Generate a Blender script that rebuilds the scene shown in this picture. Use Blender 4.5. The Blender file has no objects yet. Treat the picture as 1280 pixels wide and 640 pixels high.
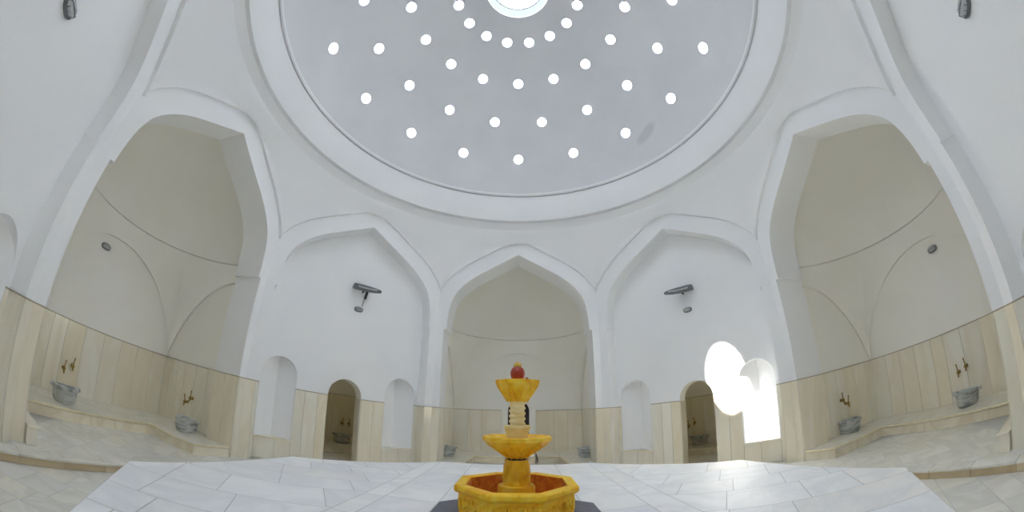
import bpy, bmesh, math, random
from mathutils import Vector, Matrix
random.seed(7)
PI = math.pi
S = 5.0            # half width of the hall in metres; everything below is laid out in half-widths
ZF = -.322         # hall floor, relative to the eye height used for laying out
sc = bpy.context.scene
COL = sc.collection

def W3(p):
    return Vector((p[0] * S, p[1] * S, (p[2] - ZF) * S))

# ------------------------------------------------------------------ materials
def new_mat(name):
    m = bpy.data.materials.new(name); m.use_nodes = True
    nt = m.node_tree; b = nt.nodes['Principled BSDF']
    return m, nt, b

def ramp(nt, stops):
    r = nt.nodes.new('ShaderNodeValToRGB')
    e = r.color_ramp.elements
    while len(e) < len(stops): e.new(.5)
    for x, (p, c) in zip(e, stops):
        x.position = p; x.color = (*c, 1)
    return r

def objcoord(nt, scale=1.0):
    g = nt.nodes.new('ShaderNodeNewGeometry')
    mp = nt.nodes.new('ShaderNodeMapping'); mp.inputs['Scale'].default_value = (scale,) * 3
    nt.links.new(g.outputs['Position'], mp.inputs['Vector'])
    return g, mp

def noise(nt, vec, scale, detail=4, dist=0.0):
    n = nt.nodes.new('ShaderNodeTexNoise')
    n.inputs['Scale'].default_value = scale; n.inputs['Detail'].default_value = detail
    n.inputs['Distortion'].default_value = dist
    nt.links.new(vec.outputs[0], n.inputs['Vector'])
    return n

def mixc(nt, fac, a, b, mode='MIX'):
    m = nt.nodes.new('ShaderNodeMix'); m.data_type = 'RGBA'; m.blend_type = mode
    def put(sock, v):
        if isinstance(v, tuple): sock.default_value = (*v, 1)
        elif isinstance(v, (int, float)): sock.default_value = v
        else: nt.links.new(v, sock)
    put(m.inputs[0], fac); put(m.inputs[6], a); put(m.inputs[7], b)
    return m.outputs[2]

def plaster(name, c1, c2, rough=.75):
    m, nt, b = new_mat(name)
    g, mp = objcoord(nt)
    n = noise(nt, mp, .9, 5, .4)
    r = ramp(nt, [(.3, c1), (.7, c2)])
    nt.links.new(n.outputs[0], r.inputs[0]); nt.links.new(r.outputs[0], b.inputs['Base Color'])
    b.inputs['Roughness'].default_value = rough
    b.inputs['Specular IOR Level'].default_value = .25
    n2 = noise(nt, mp, 9, 4)
    bp = nt.nodes.new('ShaderNodeBump'); bp.inputs['Strength'].default_value = .12; bp.inputs['Distance'].default_value = .02
    nt.links.new(n2.outputs[0], bp.inputs['Height']); nt.links.new(bp.outputs[0], b.inputs['Normal'])
    return m

def slabs(name, stops, vein, vein_amt=.35, rough=.25, vscale=1.6, stretch=1.0, ripple=0):
    """polished stone whose colour changes from slab to slab (each slab is its own island), with soft veins"""
    m, nt, b = new_mat(name)
    g, mp = objcoord(nt)
    mp.inputs['Scale'].default_value = (1, 1, stretch)
    r = ramp(nt, stops)
    nt.links.new(g.outputs['Random Per Island'], r.inputs[0])
    off = nt.nodes.new('ShaderNodeVectorMath'); off.operation = 'MULTIPLY_ADD'
    nt.links.new(g.outputs['Random Per Island'], off.inputs[0])
    off.inputs[1].default_value = (17, 31, 11)
    nt.links.new(mp.outputs[0], off.inputs[2])
    n = noise(nt, off, vscale, 6, 1.6)
    v = ramp(nt, [(.40, (0, 0, 0)), (.5, (1, 1, 1)), (.60, (0, 0, 0))])
    nt.links.new(n.outputs[0], v.inputs[0])
    mul = nt.nodes.new('ShaderNodeMath'); mul.operation = 'MULTIPLY'; mul.inputs[1].default_value = vein_amt
    nt.links.new(v.outputs[0], mul.inputs[0])
    c = mixc(nt, mul.outputs[0], r.outputs[0], vein)
    nt.links.new(c, b.inputs['Base Color'])
    b.inputs['Roughness'].default_value = rough
    if ripple:
        n2 = noise(nt, mp, 5, 3, .6)
        bp = nt.nodes.new('ShaderNodeBump'); bp.inputs['Strength'].default_value = ripple; bp.inputs['Distance'].default_value = .03
        nt.links.new(n2.outputs[0], bp.inputs['Height']); nt.links.new(bp.outputs[0], b.inputs['Normal'])
    return m

def flat(name, c, rough=.5, metal=0.0, spec=.5):
    m, nt, b = new_mat(name)
    g, mp = objcoord(nt)
    n = noise(nt, mp, 14, 3)
    r = ramp(nt, [(.3, tuple(x * .86 for x in c)), (.7, c)])
    nt.links.new(n.outputs[0], r.inputs[0]); nt.links.new(r.outputs[0], b.inputs['Base Color'])
    b.inputs['Roughness'].default_value = rough; b.inputs['Metallic'].default_value = metal
    b.inputs['Specular IOR Level'].default_value = spec
    return m

M = {}
M['plaster'] = plaster('white_plaster', (.885, .89, .895), (.915, .915, .915))
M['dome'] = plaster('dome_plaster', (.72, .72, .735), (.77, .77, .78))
def damp_stain(m, a, b_, wid):
    nt = m.node_tree; b = nt.nodes['Principled BSDF']; src = b.inputs['Base Color'].links[0].from_socket
    g = nt.nodes.new('ShaderNodeNewGeometry'); a, b_ = W3(a), W3(b_); c = (a + b_) / 2; ax = (b_ - a).normalized(); L = (b_ - a).length / 2
    sb = nt.nodes.new('ShaderNodeVectorMath'); sb.operation = 'SUBTRACT'; sb.inputs[1].default_value = c; nt.links.new(g.outputs['Position'], sb.inputs[0])
    dt = nt.nodes.new('ShaderNodeVectorMath'); dt.operation = 'DOT_PRODUCT'; dt.inputs[1].default_value = ax; nt.links.new(sb.outputs[0], dt.inputs[0])
    sc_ = nt.nodes.new('ShaderNodeVectorMath'); sc_.operation = 'SCALE'; sc_.inputs[0].default_value = ax; nt.links.new(dt.outputs['Value'], sc_.inputs['Scale'])
    pr = nt.nodes.new('ShaderNodeVectorMath'); pr.operation = 'SUBTRACT'; nt.links.new(sb.outputs[0], pr.inputs[0]); nt.links.new(sc_.outputs[0], pr.inputs[1])
    ln = nt.nodes.new('ShaderNodeVectorMath'); ln.operation = 'LENGTH'; nt.links.new(pr.outputs[0], ln.inputs[0])
    def mth(op, x, y):
        n = nt.nodes.new('ShaderNodeMath'); n.operation = op
        for i, v in enumerate((x, y)):
            if isinstance(v, (int, float)): n.inputs[i].default_value = v
            elif v is not None: nt.links.new(v, n.inputs[i])
        return n.outputs[0]
    u = mth('DIVIDE', dt.outputs['Value'], L); v = mth('DIVIDE', ln.outputs['Value'], wid)
    q = mth('ADD', mth('MULTIPLY', u, u), mth('MULTIPLY', v, v))
    rr = ramp(nt, [(.35, (1, 1, 1)), (1.0, (0, 0, 0))]); nt.links.new(q, rr.inputs[0])
    nt.links.new(mixc(nt, mth('MULTIPLY', rr.outputs[0], .5), src, (.50, .51, .53)), b.inputs['Base Color'])
damp_stain(M['dome'], (.606, .566, 1.214), (.682, .431, 1.273), .16)
M['cream'] = plaster('cream_plaster', (.905, .885, .82), (.93, .915, .87))
M['wainscot'] = slabs('cream_marble', [(0, (.85, .78, .60)), (.3, (.90, .86, .75)), (.6, (.85, .83, .73)), (.8, (.87, .80, .62)), (1, (.91, .88, .80))], (.74, .62, .42), .30, .16, .9, stretch=.3)
M['grout'] = flat('grout', (.60, .55, .44), .8)
M['cap'] = flat('wainscot_cap', (.46, .39, .29), .5)
M['nosing'] = slabs('tan_marble', [(0, (.84, .75, .55)), (.5, (.87, .81, .66)), (1, (.80, .68, .46))], (.55, .40, .22), .3, .25, 1.0)
M['floor'] = slabs('pale_marble', [(0, (.84, .82, .74)), (.3, (.88, .87, .82)), (.55, (.85, .82, .72)), (.8, (.79, .79, .76)), (1, (.89, .87, .81))], (.62, .61, .56), .38, .22, 1.1)
M['slab'] = slabs('slab_marble', [(0, (.87, .87, .87)), (.4, (.90, .90, .895)), (.7, (.89, .865, .83)), (1, (.82, .835, .86))], (.70, .71, .73), .4, .52, .8, ripple=.3)
M['slab'].node_tree.nodes['Principled BSDF'].inputs['Specular IOR Level'].default_value = .35
M['joint'] = flat('floor_joint', (.55, .55, .52), .8)
M['brass'] = flat('brass', (.38, .25, .07), .35, .9)
M['grey_metal'] = flat('grey_metal', (.20, .21, .225), .4, .35)
M['dark'] = flat('dark_metal', (.03, .03, .033), .5)
M['lens'] = flat('grey_glass', (.55, .57, .58), .15)
M['wood'] = flat('dark_wood', (.045, .025, .024), .5)
M['edge'] = flat('honey_marble_edge', (.92, .82, .55), .3)
M['seat'] = slabs('seat_marble', [(0, (.80, .78, .68)), (1, (.86, .83, .72))], (.62, .58, .46), .35, .25, 1.2)
M['step'] = slabs('step_marble', [(0, (.66, .53, .33)), (.5, (.74, .62, .42)), (1, (.62, .48, .28))], (.45, .32, .18), .3, .3, 1.2)
M['slate'] = slabs('slate', [(0, (.07, .08, .11)), (1, (.12, .13, .17))], (.2, .2, .24), .4, .4, 4)

def basin_mat():
    m, nt, b = new_mat('veined_marble')
    g, mp = objcoord(nt)
    mp.inputs['Scale'].default_value = (1, 1, 4.0)
    n = noise(nt, mp, 3.2, 6, 1.0)
    r = ramp(nt, [(.32, (.24, .25, .25)), (.46, (.40, .42, .42)), (.58, (.60, .61, .59)), (.72, (.38, .40, .40))])
    nt.links.new(n.outputs[0], r.inputs[0]); nt.links.new(r.outputs[0], b.inputs['Base Color'])
    b.inputs['Roughness'].default_value = .3
    return m
M['basin'] = basin_mat()

def onyx(name, a, bcol, c, sc_=7.0):
    m, nt, b = new_mat(name)
    g, mp = objcoord(nt)
    n = noise(nt, mp, sc_, 6, 1.2)
    r = ramp(nt, [(.28, a), (.5, bcol), (.72, c)])
    nt.links.new(n.outputs[0], r.inputs[0])
    n3 = noise(nt, mp, 60, 3)
    col = mixc(nt, .18, r.outputs[0], n3.outputs[1], 'OVERLAY')
    nt.links.new(col, b.inputs['Base Color'])
    b.inputs['Roughness'].default_value = .45
    b.inputs['Specular IOR Level'].default_value = .3
    b.inputs['Subsurface Weight'].default_value = .08
    b.inputs['Subsurface Radius'].default_value = (.05, .03, .01)
    bp = nt.nodes.new('ShaderNodeBump'); bp.inputs['Strength'].default_value = .35; bp.inputs['Distance'].default_value = .01
    n2 = noise(nt, mp, 25, 4); nt.links.new(n2.outputs[0], bp.inputs['Height']); nt.links.new(bp.outputs[0], b.inputs['Normal'])
    return m
M['onyx'] = onyx('yellow_onyx', (.80, .36, .010), (.90, .56, .022), (.94, .70, .10))
M['onyx_pale'] = onyx('pale_onyx', (.84, .64, .24), (.90, .77, .42), (.92, .84, .60))
M['onyx_red'] = onyx('rusty_onyx', (.45, .09, .02), (.62, .20, .03), (.74, .36, .06), 9)
M['red'] = flat('red_glaze', (.42, .045, .02), .4)
M['yellow'] = flat('yellow_glaze', (.75, .48, .06), .5)

def emit(name, c, s):
    m = bpy.data.materials.new(name); m.use_nodes = True; nt = m.node_tree
    nt.nodes.clear()
    o = nt.nodes.new('ShaderNodeOutputMaterial'); e = nt.nodes.new('ShaderNodeEmission')
    e.inputs[0].default_value = (*c, 1); e.inputs[1].default_value = s
    nt.links.new(e.outputs[0], o.inputs[0]); return m
SKY = (.82, .90, 1.0)
LSKY = 3.0
M['eye'] = emit('daylit_glass', (.77, .86, 1.0), LSKY * 2.6)
M['ring_glass'] = emit('frosted_glass', (.80, .96, 1.0), .36)
M['niche_glow'] = emit('niche_sun_glow', (1.0, .98, .97), .55)  # emission standing in for bright sunlight inside one niche

def glass():
    m = bpy.data.materials.new('clear_glass'); m.use_nodes = True; nt = m.node_tree; nt.nodes.clear()
    o = nt.nodes.new('ShaderNodeOutputMaterial'); t = nt.nodes.new('ShaderNodeBsdfTransparent'); g = nt.nodes.new('ShaderNodeBsdfGlossy')
    t.inputs[0].default_value = (.93, .97, .98, 1); g.inputs['Roughness'].default_value = .05
    mx = nt.nodes.new('ShaderNodeMixShader'); mx.inputs[0].default_value = .06
    nt.links.new(t.outputs[0], mx.inputs[1]); nt.links.new(g.outputs[0], mx.inputs[2]); nt.links.new(mx.outputs[0], o.inputs[0])
    return m
M['glass'] = glass()

# ------------------------------------------------------------------ mesh builder
class MB:
    def __init__(s): s.v = []; s.f = []; s.m = []; s.mats = []
    def mi(s, mat):
        if mat not in s.mats: s.mats.append(mat)
        return s.mats.index(mat)
    def face(s, pts, mat):
        k = len(s.v); s.v += [tuple(p) for p in pts]; s.f.append(tuple(range(k, k + len(pts)))); s.m.append(s.mi(mat))
    def grid(s, rows, mat, closed=False):
        """rows of points sharing vertices"""
        k = len(s.v); n = len(rows[0])
        for r in rows: s.v += [tuple(p) for p in r]
        mi = s.mi(mat)
        for i in range(len(rows) - 1):
            for j in range(n if closed else n - 1):
                a = k + i * n + j; b = k + i * n + (j + 1) % n
                s.f.append((a, b, b + n, a + n)); s.m.append(mi)
    def box(s, fr, t0, t1, e0, e1, z0, z1, mat, mats=None):
        """box in a wall's own frame, with welded corners"""
        k = len(s.v)
        for t in (t0, t1):
            for e in (e0, e1):
                for z in (z0, z1): s.v.append(fr(t, e, z))
        for q in ((0, 1, 3, 2), (4, 6, 7, 5), (0, 4, 5, 1), (2, 3, 7, 6), (0, 2, 6, 4), (1, 5, 7, 3)):
            s.f.append(tuple(k + i for i in q)); s.m.append(s.mi(mat))
    def prism(s, poly, z0, z1, mat, top=True, bottom=False, topmat=None, scale_top=None):
        k = len(s.v); n = len(poly)
        s.v += [(x, y, z0) for x, y in poly] + [(x, y, z1) for x, y in (scale_top or poly)]
        for i in range(n):
            s.f.append((k + i, k + (i + 1) % n, k + n + (i + 1) % n, k + n + i)); s.m.append(s.mi(mat))
        if top: s.f.append(tuple(range(k + n, k + 2 * n))); s.m.append(s.mi(topmat or mat))
        if bottom: s.f.append(tuple(range(k + n - 1, k - 1, -1))); s.m.append(s.mi(mat))
    def lathe(s, prof, mat, n=48, c=(0, 0), ph=0.0, rfun=None):
        rows = []
        for r, z in prof:
            rows.append([(c[0] + (rfun(r, z, ph + 2 * PI * i / n) if rfun else r) * math.cos(ph + 2 * PI * i / n),
                          c[1] + (rfun(r, z, ph + 2 * PI * i / n) if rfun else r) * math.sin(ph + 2 * PI * i / n), z) for i in range(n)])
        s.grid(rows, mat, True)
    def build(s, name, parent=None, smooth=None, raw=False, weld=False, bevel=0):
        me = bpy.data.meshes.new(name)
        me.from_pydata([tuple(W3(p)) if not raw else p for p in s.v], [], s.f)
        for m in s.mats: me.materials.append(M[m] if isinstance(m, str) else m)
        me.polygons.foreach_set('material_index', s.m)
        bm = bmesh.new(); bm.from_mesh(me)
        if weld: bmesh.ops.remove_doubles(bm, verts=bm.verts, dist=2e-4)
        bm.to_mesh(me); bm.free()
        if smooth is not None:
            me.polygons.foreach_set('use_smooth', [True] * len(me.polygons))
            me.set_sharp_from_angle(angle=math.radians(smooth))
        me.update()
        o = bpy.data.objects.new(name, me); COL.objects.link(o)
        if parent is not None:
            o.parent = parent
            o.matrix_parent_inverse = Matrix.Translation(parent.location).inverted() if raw is False else Matrix.Identity(4)
        if bevel:
            bv = o.modifiers.new('bevel', 'BEVEL'); bv.width = bevel; bv.segments = 2; bv.limit_method = 'ANGLE'; bv.angle_limit = math.radians(35)
        return o

def tag(o, label, cat, group=None, kind=None):
    o['label'] = label; o['category'] = cat
    if group: o['group'] = group
    if kind: o['kind'] = kind
    return o
def struct(o, label, cat): return tag(o, label, cat, kind='structure')
def empty(name, loc, label, cat, group=None):
    o = bpy.data.objects.new(name, None); COL.objects.link(o); o.location = W3(loc); o.empty_display_size = .1
    return tag(o, label, cat, group)

# ------------------------------------------------------------------ wall frames
A = .404; Q = 2 ** -.5; DD = (1 + A) * Q; HD = (1 - A) * Q
SIDES = {'back': ((0, 1), 1, A), 'right': ((1, 0), 1, A), 'left': ((-1, 0), 1, A), 'front': ((0, -1), 1, A),
         'back_left': ((-Q, Q), DD, HD), 'back_right': ((Q, Q), DD, HD), 'front_right': ((Q, -Q), DD, HD), 'front_left': ((-Q, -Q), DD, HD)}
def frame(side):
    (nx, ny), off, h = SIDES[side]; tx, ty = ny, -nx
    return lambda t, e, z: (nx * (off + e) + tx * t, ny * (off + e) + ty * t, z)
CARD = ('back', 'left', 'right', 'front'); DIAG = ('back_left', 'back_right', 'front_left', 'front_right')
WHERE = {'back': 'behind the fountain', 'left': 'on the left', 'right': 'on the right', 'front': 'behind the viewer',
         'back_left': 'at the back left', 'back_right': 'at the back right', 'front_left': 'at the near left', 'front_right': 'at the near right'}
PH_C, PH_D = .370, .379       # half width between the piers
AH_C, AH_D = .356, .372       # half width of the arch at its spring
ZS = .390                     # spring height
DEP_C, DEP_D = .145, .072     # depth of the vaulted bay's arch, of the blind arch
DEP_F = .052                  # the two near blind arches are shallower
def blind(side): return DEP_F if side in ('front_left', 'front_right') else DEP_D

BASE = [(.356, .390), (.355, .43), (.351, .48), (.343, .525), (.328, .568), (.305, .602), (.275, .634), (.24, .663), (.20, .690), (.15, .719), (.10, .748), (.05, .776), (0, .804)]
def resample(pts, k=4):
    out = []
    n = len(pts)
    for i in range(n - 1):
        p0 = pts[max(i - 1, 0)]; p1 = pts[i]; p2 = pts[i + 1]; p3 = pts[min(i + 2, n - 1)]
        for j in range(k):
            u = j / k
            out.append(tuple(.5 * (2 * p1[d] + (p2[d] - p0[d]) * u + (2 * p0[d] - 5 * p1[d] + 4 * p2[d] - p3[d]) * u * u + (3 * p1[d] - p0[d] - 3 * p2[d] + p3[d]) * u ** 3) for d in (0, 1)))
    return out + [pts[-1]]
ZV = .585                     # where neighbouring arch bands part at a corner
def arch_curves(side):
    h = SIDES[side][2]
    ah = AH_C if side in CARD else AH_D
    I = [(t * ah / .356, z) for t, z in resample(BASE, 3)]
    Eo = []
    for i, (t, z) in enumerate(I):
        a = I[max(i - 1, 0)]; b = I[min(i + 1, len(I) - 1)]
        dx, dz = b[0] - a[0], b[1] - a[1]; L = math.hypot(dx, dz)
        n = (dz / L, -dx / L)
        w = .080
        Eo.append([t + w * n[0], z + w * n[1]])
    # apex is mitred; low part is cut off at the corner of the octagon
    Eo[-1] = [0, .896]
    cut = None
    for i in range(len(Eo)):
        if Eo[i][0] >= h: Eo[i] = [h, min(Eo[i][1], ZV)]; cut = i
        elif cut is not None and i == cut + 1: pass
        if Eo[i][0] < 0: Eo[i][0] = 0
    Eo[cut] = [h, ZV]
    for i in range(cut): Eo[i] = [h, ZS + (ZV - ZS) * i / cut]
    return I, [tuple(p) for p in Eo], cut

def full(half):      # right half listed from spring to apex -> whole curve left to right
    return [(-t, z) for t, z in half] + [(t, z) for t, z in reversed(half[:-1])]

LIP = -.013             # the pendentives stand proud of the arch bands
def build_band(side, idx):
    fr = frame(side); I, Eo, cut = arch_curves(side)
    dep = DEP_C if side in CARD else blind(side)
    mb = MB()
    fi, fe = full(I), full(Eo)
    mb.grid([[fr(t, 0, z) for t, z in fi], [fr(t, 0, z) for t, z in fe]], 'plaster')
    mb.grid([[fr(t, 0, z) for t, z in fi], [fr(t, dep, z) for t, z in fi]], 'plaster')
    lip = fe[cut:len(fe) - cut]
    mb.grid([[fr(t, .003, z) for t, z in lip], [fr(t, LIP, z) for t, z in lip]], 'plaster')
    ph = PH_C if side in CARD else PH_D; h = SIDES[side][2]; ah = I[0][0]
    for sg in (-1, 1):       # underside of the overhang at the spring
        mb.face([fr(sg * ah, 0, ZS), fr(sg * h, 0, ZS), fr(sg * h, .03, ZS), fr(sg * ph, .03, ZS), fr(sg * ph, dep, ZS), fr(sg * ah, dep, ZS)], 'plaster')
    o = mb.build(f'trim_{idx}', smooth=40)
    struct(o, f'raised white pointed arch band {WHERE[side]} of the domed hall', 'arch')

for i, s_ in enumerate(SIDES): build_band(s_, i + 1)

# ------------------------------------------------------------------ wainscot panels
PROUD = .0022
def panels(mb, fr, t0, t1, e, z0, z1, width=.062, sign=-1, mat='wainscot', axis='t', cap=True, gap=.0006):
    """upright stone slabs on a wall; axis t: along the wall at depth e; axis e: along the depth at t=e"""
    L = abs(t1 - t0); n = max(1, round(L / width))
    cuts = [0.0]
    for i in range(n): cuts.append(cuts[-1] + random.uniform(.75, 1.25))
    cuts = [t0 + (t1 - t0) * c / cuts[-1] for c in cuts]
    def P(u, d, z): return fr(u, e + sign * d, z) if axis == 't' else fr(e + sign * d, u, z)
    mb.face([P(t0, .0004, z0), P(t1, .0004, z0), P(t1, .0004, z1), P(t0, .0004, z1)], 'grout')
    sg = 1 if t1 > t0 else -1
    for a, b in zip(cuts[:-1], cuts[1:]):
        k = len(mb.v); g = gap * sg
        for d, x in ((0, 0), (PROUD, .0005)):
            for u, z in ((a + g + x * sg, z0), (b - g - x * sg, z0), (b - g - x * sg, z1 - x), (a + g + x * sg, z1 - x)): mb.v.append(P(u, d, z))
        mi = mb.mi(mat)
        for q in ((4, 5, 6, 7), (0, 1, 5, 4), (1, 2, 6, 5), (2, 3, 7, 6), (3, 0, 4, 7)):
            mb.f.append(tuple(k + i for i in q)); mb.m.append(mi)
    if cap:
        k = len(mb.v)
        for d in (0, PROUD + .0012):
            for u, z in ((t0, z1 - .001), (t1, z1 - .001), (t1, z1 + .0025), (t0, z1 + .0025)): mb.v.append(P(u, d, z))
        mi = mb.mi('cap')
        for q in ((4, 5, 6, 7), (0, 1, 5, 4), (1, 2, 6, 5), (2, 3, 7, 6), (3, 0, 4, 7)):
            mb.f.append(tuple(k + i for i in q)); mb.m.append(mi)

# ------------------------------------------------------------------ walls with openings
def half_round(c, hw, zb, zsp, n=20, rise=None):
    rise = rise or hw
    return [(c - hw * math.cos(PI * i / n), zsp + rise * math.sin(PI * i / n)) for i in range(n + 1)]

def wall_face(mb, fr, e, t0, t1, z0, z1, openings, mat):
    """flat wall with round-headed openings (c, hw, zb, zsp, rise)"""
    ops = sorted(openings); x = t0
    for c, hw, zb, zsp, rise in ops:
        mb.face([fr(x, e, z0), fr(c - hw, e, z0), fr(c - hw, e, z1), fr(x, e, z1)], mat)
        if zb > z0: mb.face([fr(c - hw, e, z0), fr(c + hw, e, z0), fr(c + hw, e, zb), fr(c - hw, e, zb)], mat)
        arc = half_round(c, hw, zb, zsp, rise=rise)
        mb.grid([[fr(t, e, z) for t, z in arc], [fr(t, e, z1) for t, z in arc]], mat)
        x = c + hw
    mb.face([fr(x, e, z0), fr(t1, e, z0), fr(t1, e, z1), fr(x, e, z1)], mat)

def niche(mb, fr, e, c, hw, zb, zsp, rise, depth, mat='plaster'):
    arc = half_round(c, hw, zb, zsp, 24, rise)
    pts = []
    for t, z in arc:
        d = depth * max(0, 1 - abs(t - c) / hw) ** .9
        pts.append((t, d, z))
    half = len(pts) // 2
    for rng in (pts[:half + 1], pts[half:]):
        mb.grid([[fr(t, e + d, zb) for t, d, z in rng], [fr(t, e + d, max(zb, (zb + z) / 2)) for t, d, z in rng], [fr(t, e + d, z) for t, d, z in rng]], mat)
    mb.grid([[fr(t, e, z) for t, d, z in pts], [fr(t, e + d, z) for t, d, z in pts]], mat)
    mb.grid([[fr(t, e, zb) for t, d, z in pts], [fr(t, e + d, zb) for t, d, z in pts]], 'wainscot')
    mb.box(fr, c - hw - .002, c + hw + .002, e - .006, e + .004, zb - .006, zb + .001, 'wainscot')

NC, NHW, NZB, NZS, NR = .283, .077, -.213, .045, .078
DC, DHW, DZS, DR = .014, .078, .002, .079
ROOM_B = .58
def build_diag(side):
    fr = frame(side); e = blind(side); m = 1 if side in ('back_left', 'front_right') else -1
    dc = DC
    door = (dc, DHW, ZF, DZS, DR)
    ops = [(-NC, NHW, NZB, NZS, NR), door, (NC, NHW, NZB, NZS, NR)]
    mb = MB()
    wall_face(mb, fr, e, -.40, .40, ZF, .88, ops, 'plaster')
    for c in (-NC, NC): niche(mb, fr, e, c, NHW, NZB, NZS, NR, .066)
    # door reveal: plaster lining of the opening
    arc = half_round(dc, DHW, ZF, DZS, rise=DR); dr = [(dc - DHW, ZF)] + arc + [(dc + DHW, ZF)]
    mb.grid([[fr(t, e, z) for t, z in dr], [fr(t, .147, z) for t, z in dr]], 'cream')
    # piers beside the recess: reveal and front face, up to the spring
    h = SIDES[side][2]
    for sg in (-1, 1):
        mb.face([fr(sg * PH_D, 0, ZF), fr(sg * PH_D, e, ZF), fr(sg * PH_D, e, ZS), fr(sg * PH_D, 0, ZS)], 'plaster')
        mb.face([fr(sg * PH_D, 0, ZF), fr(sg * h, 0, ZF), fr(sg * h, 0, ZS), fr(sg * PH_D, 0, ZS)], 'plaster')
    o = mb.build('wall_' + side, smooth=30)
    struct(o, f'white plaster wall {WHERE[side]} with two round-headed niches and a doorway', 'wall')
    wb = MB()
    for a, b in ((-PH_D, -NC - NHW), (-NC + NHW, dc - DHW), (dc + DHW, NC - NHW), (NC + NHW, PH_D)): panels(wb, fr, a, b, e, ZF, 0, .055)
    for c in (-NC, NC): panels(wb, fr, c - NHW, c + NHW, e, ZF, NZB - .006, .075, cap=False)
    for sg in (-1, 1):
        panels(wb, fr, 0, e, sg * PH_D, ZF, 0, .08, sign=-sg, axis='e')
        panels(wb, fr, sg * PH_D, sg * h, 0, ZF, 0, .08)
        panels(wb, fr, e, .147, dc + sg * DHW, ZF, 0, .09, sign=-sg, axis='e', cap=False)
    o = wb.build('baseboard_' + side)
    struct(o, f'cream marble slab wainscot {WHERE[side]} around the niches and doorway', 'wainscot')
    # the private washing room behind
    rb = MB()
    wall_face(rb, fr, .147, -.36, .36, ZF, .36, [door], 'cream')
    for a, b in (((-.36, .147), (-.36, ROOM_B)), ((-.36, ROOM_B), (.36, ROOM_B)), ((.36, ROOM_B), (.36, .147))):
        rb.face([fr(a[0], a[1], ZF), fr(b[0], b[1], ZF), fr(b[0], b[1], .36), fr(a[0], a[1], .36)], 'cream')
    rb.face([fr(-.36, .147, .36), fr(.36, .147, .36), fr(.36, ROOM_B, .36), fr(-.36, ROOM_B, .36)], 'cream')
    rb.face([fr(-.36, .06, -.301), fr(.36, .06, -.301), fr(.36, ROOM_B, -.301), fr(-.36, ROOM_B, -.301)], 'floor')
    panels(rb, fr, -.36, .36, ROOM_B, -.301, .012, .085)
    panels(rb, fr, .147, ROOM_B, -.36, -.301, .012, .085, sign=1, axis='e'); panels(rb, fr, .147, ROOM_B, .36, -.301, .012, .085, sign=-1, axis='e')
    o = rb.build('wall_' + side + '_room')
    struct(o, f'cream walls of the small washing room through the doorway {WHERE[side]}', 'wall')
for s_ in DIAG: build_diag(s_)

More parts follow.
